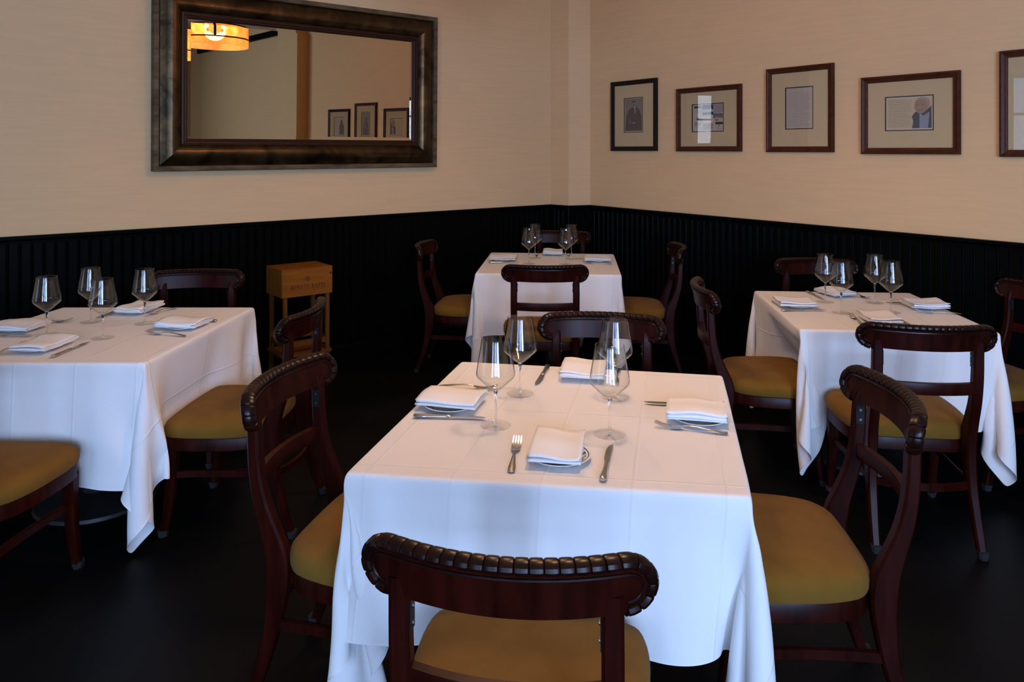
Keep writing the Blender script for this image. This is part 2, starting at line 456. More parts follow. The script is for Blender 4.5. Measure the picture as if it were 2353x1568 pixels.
b = MB(); b.tube([(P2.x, P2.y, 0), (P2.x, P2.y, WAIN)], .019, 12)
o = obj('trim_4', b.mesh('trim_4', M['black'], True), None); o['kind'] = 'structure'

# ------------------------------------------------------------------ frames hung on the walls
def frame_members(parent, a, b, prof, mats, name='frame_member', z0=0.0):
    """four mitred members round the opening; prof = (inset from outer edge, height off the wall); room side is -y"""
    out = []
    cs = [(-1, -1), (1, -1), (1, 1), (-1, 1)]
    for k in range(4):
        p, q = cs[k], cs[(k+1) % 4]
        mb = MB()
        rings = [[(c[0]*(a-d), -h, z0 + c[1]*(b-d)) for d, h, *_ in prof] for c in (p, q)]
        n = len(prof)
        vs = rings[0] + rings[1]
        mb.add(vs, [(i, i+1, n+i+1, n+i) for i in range(n-1)])
        mb.m = [(prof[i][2] if len(prof[i]) > 2 else 0) for i in range(n-1)]
        mb.add([rings[0][i] for i in range(n)], [tuple(range(n))])
        mb.add([rings[1][i] for i in range(n)], [tuple(range(n-1, -1, -1))])
        out.append(obj(name, mb.mesh(name, mats, True, 40), parent))
    return out

def flat_text(s, size, mats, parent, name, loc, thick=.0006, sx=1.0, bold=0.0):
    cu = bpy.data.curves.new(name, 'FONT'); cu.body = s; cu.size = size; cu.align_x = 'CENTER'; cu.align_y = 'CENTER'
    cu.extrude = thick/2; cu.offset = bold; cu.resolution_u = 3
    tmp = bpy.data.objects.new('tmp', cu); COL.objects.link(tmp)
    dg = bpy.context.evaluated_depsgraph_get()
    me = bpy.data.meshes.new_from_object(tmp.evaluated_get(dg))
    bpy.data.objects.remove(tmp); bpy.data.curves.remove(cu)
    me.name = name; me.materials.clear(); me.materials.append(mats)
    o = obj(name, me, parent, loc, (PI/2, 0, 0)); o.scale = (sx, 1, 1)
    return o

# the big mirror
GM = {}
mir = empty('wall_mirror', (*(L0 + DL*1.802 + NL*.012), 2.018), AL)
mir.rotation_euler = Matrix.Rotation(AL, 4, 'Z').to_euler()
mir.rotation_euler = (Matrix.Rotation(AL, 4, 'Z') @ Matrix.Rotation(.012, 4, 'X')).to_euler()
tag(mir, 'large rectangular mirror in a wide aged bronze frame on the left wall', 'mirror')
MA, MBH = 1.030, .588
mp_ = [(0, 0, 1), (0, .060, 1), (.004, .066, 1), (.030, .066, 1), (.034, .060, 0), (.040, .052, 0), (.052, .058, 0), (.075, .074, 0), (.098, .083, 0), (.120, .084, 0), (.140, .076, 0), (.158, .060, 0), (.168, .046, 2),
       (.172, .046, 2), (.178, .050, 2), (.186, .049, 2), (.190, .040, 2), (.197, .041, 2), (.203, .037, 2), (.207, .026, 2), (.207, .0, 2)]
frame_members(mir, MA, MBH, mp_, [M['gilt'], M['gilt_edge'], M['gilt_lip']])
ga, gb = MA - .2065, MBH - .2065
g = MB(); bv = .022
o4 = [(-ga, -.020, -gb), (ga, -.020, -gb), (ga, -.020, gb), (-ga, -.020, gb)]
i4 = [(-ga+bv, -.0206, -gb+bv), (ga-bv, -.0206, -gb+bv), (ga-bv, -.0206, gb-bv), (-ga+bv, -.0206, gb-bv)]
b4 = [(x, -.004, z) for x, y, z in o4]
g.add(b4 + o4 + i4, [(8, 9, 10, 11)] + [(4+i, 4+(i+1) % 4, 8+(i+1) % 4, 8+i) for i in range(4)] + [(i, (i+1) % 4, 4+(i+1) % 4, 4+i) for i in range(4)] + [(3, 2, 1, 0)])
obj('mirror_glass', g.mesh('mirror_glass', M['mirror'], False), mir)

# pictures
def pmat(name, c): return mat(name, c, .8, .15)
PC = {k: pmat('print_' + k, c) for k, c in dict(sepia=(.235, .175, .15), sepia_dark=(.095, .068, .058), sepia_mid=(.135, .10, .088), skin=(.27, .205, .175), paper=(.52, .43, .33), ivory=(.56, .44, .27),
      dark=(.045, .04, .045), grey=(.15, .14, .15), lilac=(.34, .265, .27), tan=(.42, .29, .20), ink_=(.16, .125, .11), rust=(.30, .165, .09), navy=(.085, .085, .10), blue=(.27, .29, .36), face=(.36, .23, .15), stone=(.27, .24, .20), white=(.62, .53, .42)).items()}
PK = list(PC)
def poly_pts(cx, cz, rx, rz, n=18): return [(cx + rx*math.cos(i*2*PI/n), cz + rz*math.sin(i*2*PI/n)) for i in range(n)]
class Print:
    """a flat printed sheet: coloured shapes on paper, each a hair above the last"""
    def __init__(s): s.mb = MB(); s.k = 0
    def shape(s, pts, col):
        s.mb.mi = PK.index(col); y = -.0002*s.k; s.k += 1
        s.mb.add([(x, y, z) for x, z in pts], [tuple(range(len(pts)))])
        return s
    def rect(s, x0, z0, x1, z1, col): return s.shape([(x0, z0), (x1, z0), (x1, z1), (x0, z1)], col)
    def ell(s, cx, cz, rx, rz, col): return s.shape(poly_pts(cx, cz, rx, rz), col)
    def lines(s, x0, x1, z0, z1, n, col, seed, t=.0016):
        rnd = random.Random(seed); s.mb.mi = PK.index(col); y = -.0002*s.k; s.k += 1
        for i in range(n):
            z = z1 - (z1-z0)*(i+.5)/n; x = x0 + rnd.random()*.006; end = x1 - rnd.random()*(x1-x0)*(.05 if i % 7 else .35)
            while x < end:
                w = min(.006 + rnd.random()*.016, end-x)
                m_ = max(2, int(w/.003)); top = []; bot = []
                for q in range(m_+1):
                    xx = x + w*q/m_; zz = z + (rnd.random()-.5)*.0030
                    top.append((xx, y, zz+t*.5)); bot.append((xx, y, zz-t*.5))
                nb = m_+1
                s.mb.add(top+bot, [(q, q+1, nb+q+1, nb+q) for q in range(m_)])
                x += w + .003
        return s
    def make(s, parent, y): return obj('print', s.mb.mesh('print', [PC[k] for k in PK], False), parent, (0, y, 0))

FPROF = [(0, 0), (0, .022), (.003, .026), (.010, .027), (.014, .023), (.030, .021), (.036, .017), (.038, .010), (.038, .0)]
def picture(u0, u1, z0, z1, label, wood_, pw, ph, dx, dz, art):
    a, b = (u1-u0)/2, (z1-z0)/2
    p = R1 + DR*((u0+u1)/2) + NR*.002
    e = empty('framed_picture', (p.x, p.y, (z0+z1)/2), AR)
    tag(e, label, 'picture', 'framed pictures on the right wall')
    fm = M[wood_]
    frame_members(e, a, b, FPROF, [fm])
    q = MB(); q.box((-a+.03, -.004, -b+.03), (a-.03, -.001, b-.03)); obj('backing_board', q.mesh('backing_board', M['black_core'], False), e)
    # mat with a bevelled window and its black core
    q = MB(); y = -.009; wa, wb = pw/2, ph/2
    O = [(-a+.034, y, -b+.034), (a-.034, y, -b+.034), (a-.034, y, b-.034), (-a+.034, y, b-.034)]
    I = [(dx-wa, y, dz-wb), (dx+wa, y, dz-wb), (dx+wa, y, dz+wb), (dx-wa, y, dz+wb)]
    q.add(O+I, [(i, (i+1) % 4, 4+(i+1) % 4, 4+i) for i in range(4)])
    q.mi = 1; t = .006
    J = [(dx-wa+t, -.0078, dz-wb+t), (dx+wa-t, -.0078, dz-wb+t), (dx+wa-t, -.0078, dz+wb-t), (dx-wa+t, -.0078, dz+wb-t)]
    q.add(I+J, [(i, (i+1) % 4, 4+(i+1) % 4, 4+i) for i in range(4)])
    obj('mat_board', q.mesh('mat_board', [M['mat_board'], M['black_core']], False), e)
    pr = Print(); art(pr, wa-t, wb-t, e); o = pr.make(e, -.0045); o.location = (dx, -.0045, dz)
    q = MB(); q.box((-a+.034, -.0145, -b+.034), (a-.034, -.0125, b-.034)); obj('glass_pane', q.mesh('glass_pane', M['pane'], False), e)
    return e

def art_portrait(p, w, h, e):
    p.rect(-w, -h, w, h, 'white').rect(-w+.004, -h+.006, w-.004, h-.003, 'sepia')
    p.shape([(-w+.006, -h+.008), (w-.012, -h+.008), (w-.012, -.02), (w*.62, h*.30), (w*.30, h*.48), (-w*.12, h*.50), (-w*.55, h*.28), (-w*.82, -h*.10)], 'sepia_dark')
    p.shape([(-w*.06, h*.52), (w*.20, h*.50), (w*.20, h*.05), (w*.08, h*.20)], 'paper')
    p.shape([(-w*.02, h*.47), (w*.10, h*.47), (w*.16, -.01), (w*.08, .01)], 'sepia_dark')
    p.ell(w*.04, h*.70, w*.225, h*.160, 'sepia_dark').ell(w*.06, h*.655, w*.185, h*.140, 'skin').ell(w*.05, h*.575, w*.12, h*.045, 'sepia_mid').ell(w*.02, h*.79, w*.21, h*.055, 'sepia_dark')
    p.ell(-w*.04, h*.675, w*.05, h*.012, 'sepia_dark').ell(w*.16, h*.675, w*.05, h*.012, 'sepia_dark').ell(w*.06, h*.575, w*.09, h*.014, 'sepia_dark')
    p.ell(w*.02, -h*.47, w*.20, h*.05, 'skin').shape([(-w*.62, -h*.5), (-w*.1, -h*.52), (-w*.1, -h*.40), (-w*.5, -h*.2)], 'sepia_mid')

def art_labels(p, w, h, e):
    p.rect(-w, -h, w, h, 'paper')
    p.rect(-w*.92, h*.74, -w*.42, h*.90, 'dark').rect(-w*.36, h*.62, w*.36, h*.96, 'dark').rect(w*.40, h*.36, w*.98, h*.96, 'lilac')
    p.rect(-w*.34, h*.22, w*.36, h*.42, 'dark').rect(-w*.34, -h*.34, w*.36, h*.18, 'white').rect(-w*.34, -h*.86, w*.34, -h*.42, 'tan')
    p.rect(w*.36, -h*.06, w*.96, h*.30, 'grey').rect(w*.50, -h*.52, w*.96, -h*.34, 'dark').ell(w*.72, -h*.62, w*.06, h*.06, 'dark')
    p.ell(w*.58, -h*.20, w*.12, h*.05, 'ink_').ell(-w*.66, -.006, w*.10, h*.10, 'grey')
    p.lines(-w*.9, -w*.42, h*.36, h*.62, 3, 'ink_', 5).lines(-w*.92, -w*.4, -h*.7, -h*.3, 4, 'ink_', 6).lines(-w*.3, w*.3, -h*.80, -h*.48, 3, 'rust', 7).lines(w*.5, w*.95, -h*.9, -h*.74, 2, 'ink_', 8)
    for x, z, s, k in ((0, h*.79, .034, 'white'), (0, h*.32, .018, 'white'), (w*.66, h*.14, .026, 'paper'), (w*.73, -h*.43, .018, 'white'), (-w*.66, -h*.26, .026, 'grey')):
        flat_text('GAJA', s, PC[k], e, 'lettering', (x + LAB[0], -.0075, z + LAB[1]), .0004)
LAB = (0.0, 0.0)
def art_letter(p, w, h, e):
    p.rect(-w, -h, w, h, 'paper').lines(-w*.86, w*.1, h*.88, h*.95, 1, 'ink_', 1).lines(-w*.9, w*.9, -h*.92, h*.84, 25, 'ink_', 2, .0014)
def art_notes_man(p, w, h, e):
    p.rect(-w, -h, w, h, 'white').rect(-w+.006, -h+.008, w-.006, h-.008, 'ivory')
    p.lines(-w*.90, w*.10, -h*.84, h*.86, 15, 'ink_', 3, .0015)
    p.shape([(w*.12, -h+.008), (w-.008, -h+.008), (w-.008, h*.42), (w*.86, h*.30), (w*.42, h*.10), (w*.26, h*.06), (w*.12, -h*.2), (w*.18, -h*.5)], 'navy')
    p.shape([(w*.44, -h+.009), (w*.80, -h+.009), (w*.86, h*.05), (w*.60, -h*.18), (w*.44, h*.02)], 'blue')
    p.ell(w*.56, h*.52, w*.33, h*.43, 'tan').ell(w*.50, h*.40, w*.27, h*.44, 'face')
    p.ell(w*.36, h*.48, w*.05, h*.025, 'ink_').ell(w*.60, h*.48, w*.05, h*.025, 'ink_').ell(w*.46, h*.16, w*.11, h*.03, 'rust').ell(w*.44, h*.33, w*.03, h*.08, 'tan')
def art_tall_grey(p, w, h, e):
    p.rect(-w, -h, w, h, 'white').rect(-w+.006, -h+.010, w-.006, h-.004, 'stone')
    p.shape([(-w*.7, -h*.94), (w*.7, -h*.94), (w*.6, -h*.1), (w*.2, h*.25), (-w*.3, h*.25), (-w*.62, -h*.1)], 'grey').ell(-w*.05, h*.42, w*.26, h*.17, 'ink_').ell(w*.3, -h*.2, w*.2, h*.1, 'stone')
def art_notes_dark(p, w, h, e):
    p.rect(-w, -h, w, h, 'white').rect(-w+.006, -h+.008, w-.006, h-.006, 'paper').lines(w*.05, w*.9, -h*.8, h*.85, 14, 'ink_', 9)
    p.shape([(-w*.95, -h*.9), (0, -h*.9), (-w*.05, h*.1), (-w*.3, h*.5), (-w*.7, h*.4), (-w*.95, 0)], 'grey').ell(-w*.45, h*.55, w*.2, h*.22, 'ink_')

picture(.285, .806, 1.556, 2.142, 'small upright dark frame with a sepia portrait of a seated man, nearest the corner', 'frame_dark', .218, .290, -.005, .005, art_portrait)
LAB = (-.005, -.006)
picture(1.012, 1.610, 1.553, 2.036, 'brown framed collage of black and white wine labels on the right wall', 'frame_wood', .297, .212, -.005, .010, art_labels)
picture(1.818, 2.308, 1.549, 2.118, 'upright brown frame holding a page of close handwriting', 'frame_wood', .206, .282, -.002, .008, art_letter)
picture(2.492, 3.054, 1.538, 2.006, 'wide brown frame with handwriting beside a man in a dark jacket', 'frame_wood', .280, .205, .0, .006, art_notes_man)
picture(3.250, 3.800, 1.526, 2.088, 'tall brown frame cut off by the right edge of the photo', 'frame_wood', .230, .320, .0, .005, art_tall_grey)
picture(3.965, 4.560, 1.545, 2.020, 'brown framed picture seen only in the mirror, furthest from the corner', 'frame_dark', .300, .260, .0, .0, art_notes_dark)

# ------------------------------------------------------------------ pendant drum lamps
def lamp(x, y, z0, label, power):
    e = empty('drum_pendant_lamp', (x, y, z0)); tag(e, label, 'lamp', 'drum pendant lamps')
    R, H = .30, .30
    s = MB(); s.lathe([(R, 0), (R, H), (R-.004, H), (R-.004, 0), (R, 0)], 40); obj('lamp_shade', s.mesh('lamp_shade', M['mica'], True), e)
    for zz in (.072, H-.004):
        r = MB(); r.lathe([(R+.006, zz-.006), (R+.006, zz+.006), (R-.002, zz+.006), (R-.002, zz-.006), (R+.006, zz-.006)], 40); obj('ring', r.mesh('ring', M['brass'], True), e)
    for a in (144.6, 189.6, 324.6, 9.6):
        a = math.radians(a); b = MB(); b.box((-.011, -.004, .072), (.011, .006, H)); obj('strut', b.mesh('strut', M['brass'], False), e, (R*math.cos(a), R*math.sin(a), 0), (0, 0, a-PI/2))
    r = MB(); r.tube([(0, 0, .12), (0, 0, CEIL-z0-.03)], .008, 10); obj('rod', r.mesh('rod', M['brass'], True), e)
    r = MB(); r.lathe([(.004, -.05), (.055, -.045), (.065, -.01), (.065, 0), (.004, 0)], 24); obj('ceiling_canopy', r.mesh('ceiling_canopy', M['brass'], True), e, (0, 0, CEIL-z0))
    for k in range(2):
        a = k*PI/2; r = MB(); r.tube([(-R*math.cos(a), -R*math.sin(a), H-.004), (R*math.cos(a), R*math.sin(a), H-.004)], .005, 6); obj('spider_bar', r.mesh('spider_bar', M['brass'], True), e)
    for k in range(4):
        a = k*PI/2 + math.radians(54.6); d = Vector((math.cos(a), math.sin(a), 0))
        r = MB(); r.tube([d*.01 + Vector((0, 0, .16)), d*.075 + Vector((0, 0, .16))], .016, 12); so = obj('socket', r.mesh('socket', M['brass'], True), e)
        b = MB(); n = 12
        rad = .058; c = d*.145 + Vector((0, 0, .16))
        prof_ = [(max(.001, rad*math.sin(t*PI/n)), -rad*math.cos(t*PI/n)) for t in range(n+1)]
        b.lathe(prof_, 20); me = b.mesh('bulb', M['bulb'], True)
        obj('bulb', me, so, tuple(c))
    L = bpy.data.lights.new('lamp_glow', 'POINT'); L.energy = power; L.color = LAMP_COLOR; L.shadow_soft_size = .10
    lo = bpy.data.objects.new('lamp_glow', L); lo.parent = e; lo.location = (0, 0, .16); COL.objects.link(lo)
lamp(-.04, 3.48, 2.48, 'round amber drum pendant lamp reflected in the upper left of the mirror', LAMP_POWER*1.15)
lamp(.45, 2.35, 2.45, 'amber drum pendant lamp hanging over the front table, above the photo', LAMP_POWER*1.42)

# ------------------------------------------------------------------ chairs
S = 1.065
def sc(pts): return [(x*S, y*S, z*S) for x, y, z in pts]
def section(x, y, z, w, d, c=.006):
    hx, hy = w/2, d/2
    return [(x-hx+c, y-hy, z), (x+hx-c, y-hy, z), (x+hx, y-hy+c, z), (x+hx, y+hy-c, z), (x+hx-c, y+hy, z), (x-hx+c, y+hy, z), (x-hx, y+hy-c, z), (x-hx, y-hy+c, z)]
REAR = [(0, -.285, .028, .030), (.06, -.262, .032, .031), (.14, -.236, .037, .033), (.22, -.214, .043, .034), (.30, -.202, .054, .035), (.37, -.197, .064, .036), (.43, -.204, .063, .036),
        (.48, -.221, .053, .036), (.54, -.243, .043, .036), (.60, -.257, .037, .036), (.66, -.264, .034, .036), (.74, -.268, .031, .035), (.775, -.274, .024, .034)]
def rear_y(z):
    zs = [r[0] for r in REAR]; ys = [r[1] for r in REAR]
    return float(np.interp(z, zs, ys))
sm = catmull([(z, y, d, w) for z, y, d, w in REAR], 3, False)
def rear_mesh(s):
    mb = MB(); mb.loft([sc(section(s*(.172 + .010*max(0, (.3-z))/.3), y, z, w, d)) for z, y, d, w in sm]); return mb.mesh('rear_leg', M['mahogany'], True, 40)
YC, KR, ZB, ZT, HWR = -.300, 1.13, .738, .836, .238
def rail_pt(x, z, t=0.0):
    """point on the bent crest rail: t forward (+) or back (-) of its mid surface"""
    y = YC + KR*x*x - (z-.74)*.17
    nx, ny = -2*KR*x, 1.0; l = math.hypot(nx, ny)
    return (x + nx/l*t, y + ny/l*t, z)
def rail_outline(inset, n_end=10, n_top=26):
    r = (ZT-ZB)/2 - inset; zc = (ZT+ZB)/2; xe = HWR - (ZT-ZB)/2
    pts = [(-.191, zc-r), ]
    for i in range(n_end+1):
        a = -PI/2 - PI*i/n_end; pts.append((-xe + r*math.cos(a), zc + r*math.sin(a)))
    for i in range(1, n_top):
        pts.append((-xe + 2*xe*i/n_top, zc+r))
    for i in range(n_end+1):
        a = PI/2 - PI*i/n_end; pts.append((xe + r*math.cos(a), zc + r*math.sin(a)))
    pts.append((.191, zc-r))
    return pts
def crest_mesh():
    mb = MB(); nx, nz = 30, 3
    zc = (ZT+ZB)/2; r = (ZT-ZB)/2 - .006; xe = HWR - (ZT-ZB)/2
    grid = []
    for side in (1, -1):
        rows = []
        for i in range(nx+1):
            x = -(xe+r) + 2*(xe+r)*i/nx
            e = max(0, abs(x)-xe); h = math.sqrt(max(r*r - e*e, 1e-7))
            rows.append([rail_pt(x, zc + h*(2*j/nz-1), side*.0115) for j in range(nz+1)])
        grid.append(rows)
    n = nz+1; cnt = (nx+1)*n
    vs = sc([p for rows in grid for row in rows for p in row]); fs = []
    for k in range(2):
        for i in range(nx):
            for j in range(nz):
                q = (k*cnt+i*n+j, k*cnt+(i+1)*n+j, k*cnt+(i+1)*n+j+1, k*cnt+i*n+j+1)
                fs.append(q[::-1] if k == 0 else q)
    for i in range(nx):
        for j, flip in ((0, 0), (nz, 1)):
            q = (i*n+j, (i+1)*n+j, cnt+(i+1)*n+j, cnt+i*n+j); fs.append(q if not flip else q[::-1])
    mb.add(vs, fs); return mb.mesh('crest_rail', M['mahogany'], True, 50)
def resample(pts, step):
    P_ = [Vector((x, z)) for x, z in pts]; L = [0]
    for a, b in zip(P_, P_[1:]): L.append(L[-1] + (b-a).length)
    out = []; n = int(round(L[-1]/step))
    xs = np.interp(np.linspace(0, L[-1], n+1), L, [p.x for p in P_]); zs = np.interp(np.linspace(0, L[-1], n+1), L, [p.y for p in P_])
    return list(zip(xs, zs))
def carved_mesh():
    """the gadrooned roll round the top and both ends, cut into beads by narrow grooves"""
    base = rail_outline(.009); BEAD = .0224; sub = 16
    tot = resample(base, BEAD/sub)
    nb = (len(tot)-1)//sub
    tot = resample(base, sum(math.dist(a, b) for a, b in zip(base, base[1:]))/(nb*sub))
    prof_ = {0: .80, 1: .955, 3: 1.0, 8: 1.015, 13: 1.0, 15: .955}
    mb = MB(); rings = []; nn = 12
    for i, (x, z) in enumerate(tot):
        a, b = tot[max(i-1, 0)], tot[min(i+1, len(tot)-1)]
        d = Vector((b[0]-a[0], b[1]-a[1])).normalized(); nrm = Vector((-d.y, d.x))
        if i % sub not in prof_ and i != len(tot)-1: continue
        k = prof_.get(i % sub, .8)
        if i in (0, len(tot)-1): k = .7
        ring = []
        for t in range(nn):
            th = 2*PI*t/nn; c_, s_ = math.cos(th), math.sin(th)
            on = .0125*k*c_; of = .0185*k*s_
            ring.append(rail_pt(x + nrm.x*on, z + nrm.y*on, of))
        rings.append(sc(ring))
    mb.loft(rings); return mb.mesh('carved_edge', M['mahogany_dark'], True, 28)
def fillet_mesh(side):
    mb = MB(); pts = [rail_pt(x, z, side*.0125) for x, z in rail_outline(.0245)]
    mb.tube(sc(pts), .0030*S, 6); return mb.mesh('bead_moulding', M['mahogany_dark'], True)
def cross_mesh():
    mb = MB(); rings = []
    for i in range(13):
        x = -.172 + .344*i/12; y = -.257 - .030*(1-(x/.172)**2)
        rings.append(sc([(x, y-.009, .582), (x, y+.009, .582), (x, y+.011, .590), (x, y+.011, .616), (x, y+.009, .624), (x, y-.009, .624), (x, y-.011, .616), (x, y-.011, .590)]))
    mb.loft(rings); return mb.mesh('cross_rail', M['mahogany'], True, 40)
half = [(0, -.186), (.12, -.183), (.163, -.171), (.205, -.132), (.230, -.05), (.240, .05), (.240, .13), (.226, .186), (.188, .207), (.10, .214)]
outl = half + [(0, .216)] + [(-x, y) for x, y in half[:0:-1]]
OUT = catmull(outl, 3)
def seat_mesh():
    mb = MB(); rings = []
    for k, z in ((.94, .384), (.985, .386), (1.0, .397), (1.0, .416), (.975, .431), (.90, .444), (.75, .453), (.5, .459), (.25, .461), (.02, .4615)):
        rings.append(sc([(x*k, (y-.015)*k+.015, z) for x, y in OUT]))
    mb.loft(rings); return mb.mesh('seat', M['velvet'], True, 60)
def seat_frame_mesh():
    mb = MB(); mb.loft([sc([(x*k, (y-.015)*k+.015, z) for x, y in OUT]) for k, z in ((.955, .334), (.972, .337), (.972, .381), (.965, .3838))]); return mb.mesh('seat_frame', M['mahogany'], True, 40)
def front_mesh(s):
    mb = MB()
    mb.loft([sc(section(s*x, y, z, w, w)) for z, x, y, w in ((.345, .200, .172, .044), (.26, .200, .174, .041), (.17, .201, .181, .037), (.08, .203, .193, .033), (0, .206, .208, .029))])
    return mb.mesh('front_leg', M['mahogany'], True, 40)
def cap_mesh(w):
    mb = MB(); mb.loft([sc(section(0, 0, z, k, k, .008)) for z, k in ((-.0005, w), (.016, w+.006), (.026, w+.007))]); return mb.mesh('foot_cap', M['cap'], True, 40)
def stretcher_mesh(kind):
    mb = MB(); rings = []; N = 10
    for i in range(N+1):
        t = i/N; bow = 4*t*(1-t)
        if kind == 0: p = (-.176 + .352*t, -.211 - .045*bow); d = (0, 1)
        else: p = (kind*(.177 + .024*t - .012*bow), -.205 + .380*t); d = (1, 0)
        hx, hy = d[0]*.008, d[1]*.008
        rings.append(sc([(p[0]-hx, p[1]-hy, .222), (p[0]+hx, p[1]+hy, .222), (p[0]+hx, p[1]+hy, .246), (p[0], p[1], .249), (p[0]-hx, p[1]-hy, .246)]))
    mb.loft(rings); return mb.mesh('stretcher', M['mahogany'], True, 40)
def bracket_mesh(s):
    mb = MB(); x = s*(.172 - .0185); y = -.264
    mb.box(tuple(v*S for v in (x-.0012, y-.011, .682)), tuple(v*S for v in (x+.0012, y+.011, .734)))
    mb.mi = 1
    for z in (.694, .722): mb.tube(sc([(x, y, z), (x - s*.0035, y, z)]), .0042*S, 8)
    return mb.mesh('bracket_plate', [M['plate_black'], M['screw']], True, 30)
CH = dict(crest=crest_mesh(), carved=carved_mesh(), fil=(fillet_mesh(1), fillet_mesh(-1)), rear=(rear_mesh(-1), rear_mesh(1)), front=(front_mesh(-1), front_mesh(1)), cross=cross_mesh(),
          seat=seat_mesh(), frame=seat_frame_mesh(), capb=cap_mesh(.030), capf=cap_mesh(.030), st=(stretcher_mesh(0), stretcher_mesh(-1), stretcher_mesh(1)), br=(bracket_mesh(-1), bracket_mesh(1)))
def chair(x, y, deg, label, group):
    e = empty('dining_chair', (x, y, 0), math.radians(deg)); tag(e, label, 'chair', group)
    c = obj('crest_rail', CH['crest'], e)
    obj('carved_edge', CH['carved'], c)
    for f in CH['fil']: obj('bead_moulding', f, c)
    for i, s in ((0, -1), (1, 1)):
        l = obj('rear_leg', CH['rear'][i], e)
        obj('bracket_plate', CH['br'][i], l)
        obj('foot_cap', CH['capb'], l, (s*.182*S, -.284*S, .0005))
        f = obj('front_leg', CH['front'][i], e)
        obj('foot_cap', CH['capf'], f, (s*.206*S, .2075*S, .0005))
    obj('cross_rail', CH['cross'], e); obj('seat', CH['seat'], e); obj('seat_frame', CH['frame'], e)
    for s in CH['st']: obj('stretcher', s, e)
    return e
CHAIRS = [
 (0.030, 1.545, -8.6, 'dining chair in the foreground with its back to the camera, at the front table', 1),
 (-0.400, 2.187, -103.2, 'dining chair at the left side of the front table, mustard seat half under the cloth', 1),
 (0.768, 2.124, 85.0, 'dining chair at the right side of the front table, with its whole mustard seat showing', 1),
 (0.323, 2.734, 171.9, 'dining chair on the far side of the front table, facing the camera behind the glasses', 1),
 (-1.850, 2.560, -2.0, 'dining chair at the near side of the left table, only seat and front leg showing', 2),
 (-1.176, 3.202, 86.3, 'dining chair at the right side of the left table, in front of the wine crate', 2),
 (-1.723, 3.844, 185.0, 'dining chair at the far side of the left table, against the black wall', 2),
 (0.201, 4.637, -1.4, 'dining chair at the near side of the corner table, back towards the camera', 3),
 (-0.345, 5.365, -97.3, 'dining chair at the left side of the corner table, seen side-on', 3),
 (0.882, 5.276, 85.7, 'dining chair at the right side of the corner table, seen side-on', 3),
 (0.332, 5.865, 164.6, 'dining chair at the far side of the corner table, half hidden by glasses', 3),
 (1.645, 3.155, -7.5, 'dining chair at the near side of the right table, back towards the camera', 4),
 (1.252, 3.694, -96.1, 'dining chair at the left side of the right table, seen side-on', 4),
 (1.867, 4.295, 178.4, 'dining chair at the far side of the right table, behind two glasses', 4),
 (2.360, 3.660, 100.0, 'dining chair in shadow right of the right table, cut by the photo edge', 4),
]
GRP = {1: 'chairs around the front table', 2: 'chairs around the left table', 3: 'chairs around the corner table', 4: 'chairs around the right table'}
for x, y, a, lab, g in CHAIRS: chair(x, y, a, lab, GRP[g])

